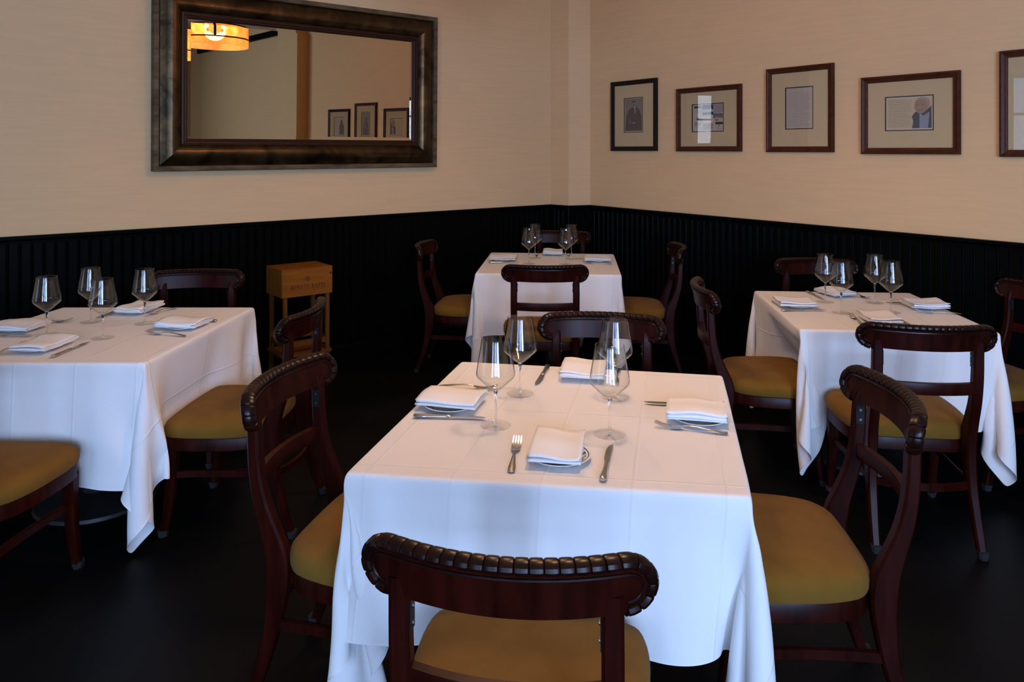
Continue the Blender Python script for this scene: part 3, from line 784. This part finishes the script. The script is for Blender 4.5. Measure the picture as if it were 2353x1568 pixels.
# ------------------------------------------------------------------ tables and cloths
TABLES = {
 1: dict(q=[(-.42, 1.86), (.56, 1.732), (.759, 2.675), (-.195, 2.852)], drop=.385, name='front', stiff=0.75, seed=3),
 2: dict(q=[(-2.389, 2.823), (-1.399, 2.823), (-1.331, 3.834), (-2.321, 3.834)], drop=.445, name='left', stiff=0.35, seed=11),
 3: dict(q=[(-.243, 4.894), (.712, 4.826), (.795, 5.799), (-.168, 5.898)], drop=.375, name='corner', stiff=0.50, seed=5),
 4: dict(q=[(1.304, 3.358), (2.165, 3.286), (2.263, 4.221), (1.400, 4.286)], drop=.39, name='right', stiff=0.30, seed=8),
}
TOP = .75
def drape(q, drop, seats, seed, stiff, n1=14, n2=24):
    """let a square cloth fall over the table top: position based dynamics on a grid"""
    rng = np.random.default_rng(seed)
    q = np.array(q); side = np.mean([np.linalg.norm(q[i]-q[(i+1) % 4]) for i in range(4)])
    a = drop/side
    t = np.concatenate([np.linspace(-a, -.016, n1), [0, .016], np.linspace(.05, .95, n2-4), [.984, 1], np.linspace(1.016, 1+a, n1)]); N = len(t); U, V = np.meshgrid(t, t, indexing='ij')
    def bil(U, V): return ((1-U)*(1-V))[..., None]*q[0] + (U*(1-V))[..., None]*q[1] + (U*V)[..., None]*q[2] + ((1-U)*V)[..., None]*q[3]
    flat = bil(U, V)
    P_ = np.concatenate([flat, np.full((N, N, 1), TOP)], -1)
    rest = P_.copy()
    inside = (U > -1e-6) & (U < 1+1e-6) & (V > -1e-6) & (V < 1+1e-6)
    w = np.where(inside, 0.0, 1.0)
    over = np.maximum(np.maximum(-U, U-1), np.maximum(-V, V-1)).clip(0)*side
    P_[..., 2] -= over*.25
    cen = q.mean(0)
    P_[..., :2] += rng.normal(0, .0015, (N, N, 2))*w[..., None]
    vel = np.zeros_like(P_)
    cons = []
    def C(i0, j0, di, dj, st, sel):
        I, J = np.meshgrid(np.arange(N), np.arange(N), indexing='ij')
        ok = (I+di >= 0) & (I+di < N) & (J+dj >= 0) & (J+dj < N) & sel(I, J)
        A = (I*N+J)[ok]; B = ((I+di)*N+J+dj)[ok]
        F = rest.reshape(-1, 3); L = np.linalg.norm(F[A]-F[B], axis=1); W = w.reshape(-1); ws = W[A]+W[B]; k = ws > 0
        cons.append((A[k], B[k], L[k], (W[A]/np.maximum(ws, 1e-9))[k][:, None]*st, (W[B]/np.maximum(ws, 1e-9))[k][:, None]*st))
    for par in (0, 1):
        C(0, 0, 1, 0, 1.0, lambda I, J: I % 2 == par); C(0, 0, 0, 1, 1.0, lambda I, J: J % 2 == par)
        C(0, 0, 1, 1, .35, lambda I, J: I % 2 == par); C(0, 0, 1, -1, .35, lambda I, J: I % 2 == par)
        C(0, 0, 2, 0, stiff, lambda I, J: (I//2) % 2 == par); C(0, 0, 0, 2, stiff, lambda I, J: (J//2) % 2 == par)
    ed = []
    for i in range(4):
        A, B = q[i], q[(i+1) % 4]; d = (B-A)/np.linalg.norm(B-A); ed.append((A, np.array([d[1], -d[0]])))   # outward normal
    dt = 1/50; X = P_.reshape(-1, 3); Vv = vel.reshape(-1, 3); Wf = w.reshape(-1)[:, None]
    sw = rng.uniform(-1, 1, 2)
    for step in range(130):
        Vv *= .965 if step < 90 else .90
        Vv[:, 2] -= 9.8*dt
        if 8 < step < 45: Vv[:, :2] += sw*.006
        Xp = X + Vv*dt*Wf
        for it in range(9):
            for A, B, L, wa, wb in cons:
                d = Xp[A]-Xp[B]; l = np.sqrt((d*d).sum(1))+1e-9
                c = ((l-L)/l)[:, None]*d
                Xp[A] -= wa*c; Xp[B] += wb*c
            # keep outside the table slab
            dist = np.stack([(Xp[:, :2]-A) @ n for A, n in ed], 1); mx = dist.max(1); k = dist.argmax(1)
            bad = (mx < .004) & (Xp[:, 2] > TOP-.05) & (Xp[:, 2] < TOP-.004) & (Wf[:, 0] > 0)
            if bad.any():
                nn = np.array([n for A, n in ed])[k[bad]]
                Xp[bad, :2] += nn*(.004-mx[bad])[:, None]
            Xp[(mx < .004) & (Wf[:, 0] > 0) & (Xp[:, 2] >= TOP-.004), 2] = TOP
            for cx, cy, ca in seats:
                c_, s_ = math.cos(ca), math.sin(ca)
                dx, dy = Xp[:, 0]-cx, Xp[:, 1]-cy
                lx = c_*dx + s_*dy; ly = -s_*dx + c_*dy
                lim = .245 - .9*np.maximum(np.abs(lx)-.20, 0)
                b = (np.abs(lx) < .268) & (ly > -.28) & (ly < lim) & (Xp[:, 2] < .50)
                if b.any():
                    mv = lim[b]-ly[b]; Xp[b, 0] += -s_*mv; Xp[b, 1] += c_*mv
            Xp[:, 2] = np.maximum(Xp[:, 2], .01)
        Vv[:] = (Xp-X)/dt*Wf
        X[:] = Xp
    return X.reshape(N, N, 3), (t+a)/(1+2*a)

def table(k):
    T = TABLES[k]; q = [Vector(p) for p in T['q']]; nm = T['name']
    cen = sum(q, Vector((0, 0)))/4
    e = empty('dining_table', (cen.x, cen.y, 0)); tag(e, 'square pedestal table hidden under the white cloth of the %s table' % nm, 'table', 'cloth covered dining tables')
    loc = [p - cen for p in q]
    mb = MB(); n = 4; ins = [p*(1-.030/p.length) for p in loc]
    pts = [(p.x, p.y) for p in ins]
    mb.add([(x, y, TOP-.035) for x, y in pts] + [(x, y, TOP-.003) for x, y in pts], [(3, 2, 1, 0), (4, 5, 6, 7)] + [(i, (i+1) % 4, 4+(i+1) % 4, 4+i) for i in range(4)])
    obj('tabletop', mb.mesh('tabletop', M['table_wood'], False), e)
    mb = MB(); mb.lathe([(.05, TOP-.035), (.05, TOP-.06), (.035, TOP-.08), (.032, .10), (.045, .06), (.06, .045)], 20, True); obj('column', mb.mesh('column', M['iron'], True), e)
    mb = MB(); mb.lathe([(.001, .05), (.07, .045), (.20, .025), (.245, .014), (.25, 0), (.001, 0)], 32); obj('base', mb.mesh('base', M['iron'], True), e)
    seats = [(c[0], c[1], math.radians(c[2])) for c in CHAIRS if c[4] == k]
    X, uv = drape(T['q'], T['drop'], seats, T['seed'], T['stiff'])
    N = len(uv)
    me = bpy.data.meshes.new('tablecloth')
    fs = [(i*N+j, (i+1)*N+j, (i+1)*N+j+1, i*N+j+1) for i in range(N-1) for j in range(N-1)]
    V_ = X.reshape(-1, 3) - np.array([cen.x, cen.y, 0])
    me.from_pydata(V_.tolist(), [], fs)
    ul = me.uv_layers.new(name='UVMap')
    buf = np.array([(uv[v//N], uv[v % N]) for f in fs for v in f], 'f').ravel()
    ul.data.foreach_set('uv', buf)
    me.materials.append(M['cloth']); me.polygons.foreach_set('use_smooth', [True]*len(me.polygons)); me.update()
    o = obj('tablecloth', me, None, (cen.x, cen.y, 0)); tag(o, 'white tablecloth draped over the %s table' % nm, 'tablecloth', 'white tablecloths')
    sub = o.modifiers.new('smooth', 'SUBSURF'); sub.levels = 1; sub.render_levels = 2
    if k == 2:                                         # laundry label sewn near the hanging corner
        c = X[N-3, 2]; d1 = (X[N-1, 0]-X[N-7, 6]); d1 /= np.linalg.norm(d1); side = np.cross(d1, [0, -1, 0]); side /= np.linalg.norm(side)
        mb = MB(); c = c + np.array([0, -.006, 0]) - np.array([cen.x, cen.y, 0])
        def quad(a0, a1, b0, b1, y):
            return [tuple(c + d1*a + side*b + np.array([0, y, 0])) for a, b in ((a0, b0), (a1, b0), (a1, b1), (a0, b1))]
        mb.add(quad(-.016, .016, -.010, .010, 0), [(0, 1, 2, 3)]); mb.mi = 1
        for i in range(5): mb.add(quad(-.013+i*.006, -.0105+i*.006, -.009, .009, -.0006), [(0, 1, 2, 3)])
        l = obj('laundry_label', mb.mesh('laundry_label', [M['napkin'], mat('label_red', (.45, .08, .07), .8)], False), o); l['label'] = 'small label with red stripes'
for k in TABLES: table(k)

# ------------------------------------------------------------------ wine glasses
def glass_parts():
    n = 40
    z0 = .0
    outer = [(.0040, .099), (.0075, .103), (.016, .109), (.030, .121), (.043, .133), (.0525, .142), (.0565, .148), (.0575, .154), (.0565, .163), (.0535, .182), (.0490, .207), (.0445, .234), (.0415, .255)]
    pr = catmull([(r, z) for r, z in outer], 3, False)
    th = .0011
    prof_ = pr + [(pr[-1][0]-th*.5, pr[-1][1]+.0006), (pr[-1][0]-th, pr[-1][1])] + [(max(r-th, .001), z + (.004 if r < .02 else 0)) for r, z in pr[::-1]]
    b = MB(); b.lathe(prof_, n); bowl = b.mesh('bowl', M['glass'], True, 60)
    s = MB(); s.lathe([(.0012, .0052), (.0052, .0062), (.0042, .012), (.0033, .025), (.0030, .045), (.0034, .070), (.0044, .086), (.0058, .098), (.0070, .1030), (.0030, .1020), (.0005, .1015)], 18); stem = s.mesh('stem', M['crystal'], True, 60)
    f = MB(); f.lathe([(.0008, 0.0004), (.0445, .0004), (.0455, .0012), (.0448, .0022), (.028, .0030), (.012, .0046), (.0055, .0075), (.0008, .0078)], n); foot = f.mesh('foot', M['foot_glass'], True, 60)
    r = MB(); R_ = pr[-1][0]-th/2
    return bowl, stem, foot
GB = glass_parts()
GLASSES = {
 1: [(-.048, 2.179, 'nearest on the left'), (.027, 2.463, 'furthest on the left'), (.278, 2.112, 'nearest on the right'), (.338, 2.428, 'furthest on the right')],
 2: [(-2.042, 3.255, 'leftmost'), (-1.984, 3.494, 'furthest, behind two others'), (-1.763, 3.195, 'nearest the camera in the middle'), (-1.715, 3.464, 'rightmost')],
 3: [(.121, 5.296, 'front one of the left pair'), (.174, 5.574, 'rear one of the left pair'), (.382, 5.275, 'front one of the right pair'), (.443, 5.529, 'rear one of the right pair')],
 4: [(1.671, 3.956, 'leftmost, rear one of the left pair'), (1.639, 3.691, 'front one of the left pair'), (1.924, 3.934, 'rear one of the right pair'), (1.891, 3.701, 'rightmost, front one of the right pair')],
}
Z0 = TOP + .0012
for k, gl in GLASSES.items():
    for x, y, w in gl:
        e = empty('wine_glass', (x, y, Z0)); tag(e, 'empty wine glass on the %s table, %s' % (TABLES[k]['name'], w), 'wine glass', 'wine glasses on the %s table' % TABLES[k]['name'])
        for nm, me in zip(('bowl', 'stem', 'foot'), GB): obj(nm, me, e)

# ------------------------------------------------------------------ place settings
def plate_mesh():
    b = MB(); b.lathe([(.0005, .0035), (.045, .0035), (.052, .005), (.0795, .0135), (.0835, .0150), (.0850, .0145), (.0835, .0125), (.060, .0045), (.048, .0005), (.044, .0), (.0005, .0006)], 56)
    return b.mesh('side_plate', M['plate'], True, 60)
PLATE = plate_mesh()

def knife_meshes():
    L = .112
    h = MB(); st = [(0, .0055, .0042), (.004, .0085, .0058), (.018, .0095, .0060), (.045, .0078, .0052), (.075, .0062, .0046), (.098, .0066, .0046), (L-.006, .0074, .0046), (L, .0050, .0030)]
    h.loft([[(y_, w*math.cos(t), .0062 + hgt*math.sin(t)) for t in [i*2*PI/10 for i in range(10)]] for y_, w, hgt in st])
    b = MB(); top = [(L-.004, .0055), (L+.012, .0095), (L+.045, .0105), (L+.075, .0098), (L+.098, .0060), (L+.112, -.0030)]; bot = [(L-.004, -.0055), (L+.012, -.0062), (L+.045, -.0060), (L+.075, -.0062), (L+.098, -.0066), (L+.112, -.0052)]
    rings = []
    for (x, a), (x2, c) in zip(top, bot):
        f = .0011 if x < L+.09 else .0006
        rings.append([(x, a, .0058), (x, (a+c)/2, .0058+f), (x, c, .0062+f), (x, c, .0055-f), (x, (a+c)/2, .0054-f)])
    b.loft(rings)
    return h.mesh('handle', M['steel'], True, 50), b.mesh('blade', M['blade'], True, 40)
KN = knife_meshes()
def fork_meshes():
    def zc(x): return float(np.interp(x, [0, .012, .04, .085, .11, .128, .145, .165, .185, .205], [.0035, .0045, .0085, .0125, .0120, .0080, .0035, .0042, .0085, .0150]))
    h = MB(); st = [(0, .0060), (.004, .0090), (.020, .0098), (.05, .0068), (.085, .0040), (.110, .0034), (.124, .0042)]
    h.loft([[(x, w*math.cos(t), zc(x) + .0018*math.sin(t)) for t in [i*2*PI/8 for i in range(8)]] for x, w in st])
    b = MB(); st = [(.122, .0045), (.130, .0085), (.138, .0115), (.150, .0125), (.158, .0127)]
    b.loft([[(x, -w, zc(x)-.0009), (x, 0, zc(x)-.0019), (x, w, zc(x)-.0009), (x, w, zc(x)+.0007), (x, 0, zc(x)-.0003), (x, -w, zc(x)+.0007)] for x, w in st])
    for i in range(4):
        yc = -.0108 + .0072*i
        b.loft([[(x, yc-w, zc(x)-.0009), (x, yc+w, zc(x)-.0009), (x, yc+w, zc(x)+.0007), (x, yc-w, zc(x)+.0007)] for x, w in ((.157, .0024), (.168, .0018), (.185, .0016), (.200, .0013), (.206, .0006))])
    return h.mesh('handle', M['steel'], True, 50), b.mesh('tines', M['steel'], True, 35)
FK = fork_meshes()

def napkin_mesh(w, l, seed, layers=5):
    """a linen napkin folded into a packet: one sheet running to and fro, rounded at the folds"""
    rnd = random.Random(seed); t = .0060
    path = []
    for k in range(layers):
        x0, x1 = -w/2 + rnd.uniform(0, .006), w/2 - rnd.uniform(0, .006)
        z = .002 + k*t*.98
        seg = [x0 + (x1-x0)*i/9 for i in range(10)]
        if k % 2: seg = seg[::-1]
        path += [(x, z) for x in seg]
        if k < layers-1:
            s = 1 if k % 2 == 0 else -1; xe = seg[-1]
            for a in (-60, -25, 25, 60): path.append((xe + s*.0042*math.cos(math.radians(a)), z + t*.49 + t*.49*math.sin(math.radians(a))))
    ny = 15; mb = MB(); verts = []; n = len(path)
    ph = [rnd.uniform(0, 6.28) for _ in range(4)]
    skew = rnd.uniform(-.05, .05)
    for j in range(ny):
        v = j/(ny-1)-.5
        for i, (x, z) in enumerate(path):
            f = z/(layers*t)
            lift = .0075*f*(math.sin(3.1*v*2+ph[0])*.5 + math.sin(x*38+ph[1])*.5) + .004*f*max(0, abs(v)-.38)*8*math.sin(ph[2])
            droop = -.018*max(0, abs(v)-.36)*(1-f*.4)
            verts.append((x + skew*v*l*.3 + .003*f*math.sin(5*v+ph[3]), v*l*(1 - .02*((i//14) % 3)), z*(1+.06*math.sin(4*v+ph[2])) + lift + droop*0))
    fs = [(j*n+i, j*n+i+1, (j+1)*n+i+1, (j+1)*n+i) for j in range(ny-1) for i in range(n-1)]
    mb.add(verts, fs)
    return mb.mesh('napkin', M['napkin'], True, 0)
# seat: plate xy, napkin (x, y, direction of its long side, width, length), knife (handle end x, y, heading), fork (the same)
def ends(mx, my, deg, L):
    a = math.radians(deg); return (mx - math.cos(a)*L/2, my - math.sin(a)*L/2, deg)
KL, FL_ = .224, .206
SET = {
 (1, 'near'): ((.124, 1.949), (.122, 1.975, 81, .135, .200), ends(.246, 1.916, 77, KL), ends(.007, 1.960, 85, FL_)),
 (1, 'left'): ((-.195, 2.338), (-.190, 2.358, -14, .150, .195), ends(-.186, 2.236, -4, KL), ends(-.150, 2.520, -8, FL_)),
 (1, 'far'): ((.255, 2.690), (.258, 2.668, -100, .155, .190), ends(.109, 2.660, -103, KL), ends(.372, 2.640, -102, FL_)),
 (1, 'right'): ((.560, 2.225), (.556, 2.240, 167, .150, .175), ends(.532, 2.351, 173, KL), ends(.516, 2.142, 162, FL_)),
 (2, 'near'): ((-1.918, 3.014), (-1.909, 3.030, 85, .150, .205), ends(-1.784, 3.000, 86, KL), ends(-2.030, 2.985, 90, FL_)),
 (2, 'left'): ((-2.225, 3.345), (-2.221, 3.335, -4, .160, .200), ends(-2.188, 3.220, 0, KL), ends(-2.175, 3.480, 12, FL_)),
 (2, 'far'): ((-1.872, 3.712), (-1.868, 3.718, -97, .145, .200), ends(-1.985, 3.671, -94, KL), ends(-1.752, 3.708, -110, FL_)),
 (2, 'right'): ((-1.495, 3.385), (-1.504, 3.392, 172, .160, .195), ends(-1.500, 3.527, 163, KL), ends(-1.515, 3.247, 165, FL_)),
 (3, 'near'): (None, None, None, ends(.141, 5.050, 86, FL_)),
 (3, 'left'): ((-.069, 5.447), (-.064, 5.450, -6, .155, .195), ends(-.056, 5.327, 3, KL), ends(-.060, 5.585, 6, FL_)),
 (3, 'far'): ((.317, 5.762), (.317, 5.750, -94, .150, .190), ends(.192, 5.735, -96, KL), ends(.440, 5.745, -96, FL_)),
 (3, 'right'): ((.630, 5.408), (.622, 5.400, 175, .155, .190), ends(.590, 5.510, 174, KL), ends(.605, 5.287, 165, FL_)),
 (4, 'near'): ((1.741, 3.508), (1.732, 3.502, 84, .145, .190), ends(1.838, 3.495, 82, KL), ends(1.635, 3.520, 80, FL_)),
 (4, 'left'): ((1.479, 3.838), (1.462, 3.840, -4, .155, .185), ends(1.468, 3.733, 2, KL), ends(1.485, 3.935, -10, FL_)),
 (4, 'far'): ((1.815, 4.150), (1.802, 4.138, -76, .140, .180), ends(1.685, 4.125, -90, KL), ends(1.925, 4.120, -84, FL_)),
 (4, 'right'): ((2.128, 3.805), (2.113, 3.798, 176, .160, .180), ends(2.085, 3.908, 178, KL), ends(2.115, 3.680, 166, FL_)),
}
n_ = 0
for (k, seat), (pl, nk, kn, fk) in SET.items():
    T = TABLES[k]['name']; where = '%s place of the %s table' % (seat, T)
    if pl:
        o = obj('side_plate', PLATE, None, (*pl, Z0)); o.rotation_euler = (0, 0, n_*1.3); tag(o, 'white plate with black patterned rim under its napkin, %s' % where, 'plate', 'side plates on the %s table' % T)
    if nk:
        x, y, a, w, l = nk
        o = obj('napkin', napkin_mesh(*((l, w) if seat in ('near', 'far') else (w, l)), 20+n_, 4), None, (x, y, Z0 + .0150), (0, 0, math.radians(a-(180 if seat in ('near', 'far') else 90))))
        so = o.modifiers.new('thickness', 'SOLIDIFY'); so.thickness = .0026; so.offset = 0
        tag(o, 'folded white linen napkin on its plate, %s' % where, 'napkin', 'napkins on the %s table' % T)
    for nm, me, v in (('table_knife', KN, kn), ('fork', FK, fk)):
        if v is None: continue
        e = empty(nm, (v[0], v[1], Z0 + .0003), math.radians(v[2]))
        tag(e, ('steel table knife beside the plate, %s' if nm == 'table_knife' else 'steel four-tined fork, tines up, %s') % where, 'knife' if nm == 'table_knife' else 'fork', ('knives on the %s table' if nm == 'table_knife' else 'forks on the %s table') % T)
        obj('handle', me[0], e); obj('blade' if nm == 'table_knife' else 'tines', me[1], e)
    n_ += 1

# ------------------------------------------------------------------ wine crate on its stand
cr_ang = math.atan2(.222, .276)
cx, cy = -1.555*.90, 4.86*.90
CRX = Vector((-1.473, 4.748))*1.00
st = empty('crate_stand', (0, 0, 0))
W_, D_, H_ = .350, .275, .182
TOPZ = .782
base_pt = Vector((-1.487, 4.793))         # front left foot of the crate, on the floor plan
ex = Vector((math.cos(cr_ang), math.sin(cr_ang))); ey = Vector((-ex.y, ex.x))
oc = base_pt + ex*(W_/2) + ey*(D_/2)
st.location = (oc.x, oc.y, 0); st.rotation_euler = (0, 0, cr_ang)
tag(st, 'narrow wooden stand with four legs under the wine crate by the left wall', 'stand')
zb = TOPZ - H_
for sx in (-1, 1):
    for sy in (-1, 1):
        b = MB(); x, y = sx*(W_/2-.028), sy*(D_/2-.022); b.box((x-.013, y-.013, 0), (x+.013, y+.013, zb-.0005), .002); obj('leg', b.mesh('leg', M['stand'], False), st)
for sy in (-1, 1):
    y = sy*(D_/2-.022); b = MB(); b.box((-W_/2+.042, y-.009, .27), (W_/2-.042, y+.009, .305)); obj('cross_rail', b.mesh('cross_rail', M['stand'], False), st)
for sx in (-1, 1):
    x = sx*(W_/2-.028); b = MB(); b.box((x-.009, -D_/2+.035, .27), (x+.009, D_/2-.035, .305)); obj('side_rail', b.mesh('side_rail', M['stand'], False), st)
b = MB(); b.box((-W_/2+.004, -D_/2+.002, .205), (W_/2-.004, D_/2-.002, .225)); obj('shelf', b.mesh('shelf', M['stand'], False), st)
ct = empty('wine_crate', (oc.x, oc.y, zb), cr_ang)
tag(ct, 'pine wine crate with burnt lettering standing on the wooden stand', 'crate')
def board(name, a, b_): q = MB(); q.box(a, b_, .0015); return obj(name, q.mesh(name, M['crate'], False), ct)
board('front_board', (-W_/2, -D_/2, 0), (W_/2, -D_/2+.011, H_-.010)); board('back_board', (-W_/2, D_/2-.011, 0), (W_/2, D_/2, H_-.010))
board('end_board', (-W_/2, -D_/2+.0115, 0), (-W_/2+.011, D_/2-.0115, H_-.010)); board('end_board', (W_/2-.011, -D_/2+.0115, 0), (W_/2, D_/2-.0115, H_-.010))
board('bottom_board', (-W_/2+.0115, -D_/2+.0115, 0), (W_/2-.0115, D_/2-.0115, .009)); board('lid', (-W_/2-.001, -D_/2-.001, H_-.0098), (W_/2+.001, D_/2+.001, H_))
yf = -D_/2 - .0006
q = MB(); q.mi = 0
def serif_word(word, height, width, x0, z0):
    """roman capitals drawn stroke by stroke: thick stems, thin bars, slab serifs"""
    T, t, sf = .17, .07, .07
    def bar(x0, z0, x1, z1, w):
        d = Vector((x1-x0, z1-z0)).normalized(); n = Vector((-d.y, d.x))*w/2
        return [(x0-n.x, z0-n.y), (x1-n.x, z1-n.y), (x1+n.x, z1+n.y), (x0+n.x, z0+n.y)]
    def stem(x, w=T): return [bar(x, 0, x, 1, w), bar(x-w/2-sf, t/2, x+w/2+sf, t/2, t), bar(x-w/2-sf, 1-t/2, x+w/2+sf, 1-t/2, t)]
    def arc(cx, cz, rx, rz, a0, a1, n=10):
        out = []
        for i in range(n):
            p = [math.radians(a0+(a1-a0)*(i+k)/n) for k in (0, 1)]
            w = [t + (T-t)*abs(math.cos(a)) for a in p]
            out.append([(cx+(rx-w[0]/2)*math.cos(p[0]), cz+(rz-w[0]/2)*math.sin(p[0])), (cx+(rx+w[0]/2)*math.cos(p[0]), cz+(rz+w[0]/2)*math.sin(p[0])), (cx+(rx+w[1]/2)*math.cos(p[1]), cz+(rz+w[1]/2)*math.sin(p[1])), (cx+(rx-w[1]/2)*math.cos(p[1]), cz+(rz-w[1]/2)*math.sin(p[1]))])
        return out
    G = {'I': (.42, stem(.21)), ' ': (.40, []),
         'T': (.82, stem(.41)[:2] + [bar(.04, 1-t/2, .78, 1-t/2, t), bar(.07, .78, .07, 1, .06), bar(.75, .78, .75, 1, .06)]),
         'E': (.76, stem(.18) + [bar(.18, t/2, .68, t/2, t), bar(.18, .52, .56, .52, t), bar(.18, 1-t/2, .66, 1-t/2, t), bar(.66, 0, .69, .24, .06), bar(.64, .78, .64, 1, .06), bar(.56, .42, .56, .62, .05)]),
         'N': (.98, [bar(.16, 0, .16, 1, t), bar(.82, 0, .82, 1, t), bar(.14, .98, .82, .02, T), bar(.02, t/2, .32, t/2, t), bar(.02, 1-t/2, .2, 1-t/2, t), bar(.66, 1-t/2, .96, 1-t/2, t)]),
         'A': (.94, [bar(.14, .02, .47, 1, t), bar(.45, 1, .80, .02, T), bar(.26, .34, .66, .34, t), bar(.0, t/2, .30, t/2, t), bar(.62, t/2, .96, t/2, t)]),
         'O': (1.0, arc(.48, .5, .38, .46, 0, 360, 22)),
         'R': (.92, stem(.18) + [bar(.18, 1-t/2, .45, 1-t/2, t), bar(.18, .50, .45, .50, t), bar(.42, .50, .78, .03, T), bar(.68, t/2, .92, t/2, t)] + arc(.44, .735, .22, .225, -90, 90, 10))}
    tot = sum(G[c][0] + .10 for c in word); kx = width/tot; mb = MB(); x = x0 - width/2; layer = 0
    for c in word:
        for pl in G[c][1]:
            mb.add([(x + px*kx, yf - .00001*(layer % 6), z0 - height/2 + pz*height) for px, pz in pl], [(0, 1, 2, 3)]); layer += 1
        x += (G[c][0] + .10)*kx
    return mb
obj('lettering', serif_word('RENATO RATTI', .030, .238, .004, .062).mesh('lettering', M['ink'], False), ct)
def ring2(cx, cz, r0, r1, n=24):
    vs = [(cx + r*math.cos(i*2*PI/n), yf, cz + r*math.sin(i*2*PI/n)) for r in (r0, r1) for i in range(n)]
    return vs, [(i, (i+1) % n, n+(i+1) % n, n+i) for i in range(n)]
q.add(*ring2(0, .112, .013, .0155)); q.add(*ring2(0, .112, .0185, .0195))
for k in range(5):
    a = k*2*PI/5 + .3; c = (.006*math.cos(a), .112 + .006*math.sin(a))
    q.add([(x, yf, z) for x, z in poly_pts(c[0], c[1], .0034, .0034, 8)], [tuple(range(8))])
for s in (-1, 1):
    q.add([(s*.125, yf, .082), (s*.155, yf, .082), (s*.155, yf, .0832), (s*.125, yf, .0832)], [(0, 1, 2, 3)])
q.add([(-.150, yf, .040), (.150, yf, .040), (.150, yf, .0408), (-.150, yf, .0408)], [(0, 1, 2, 3)])
q.add([(x, yf, z) for x, z in poly_pts(.162, .135, .007, .010, 10)], [tuple(range(10))])
obj('emblem', q.mesh('emblem', M['ink'], False), ct)
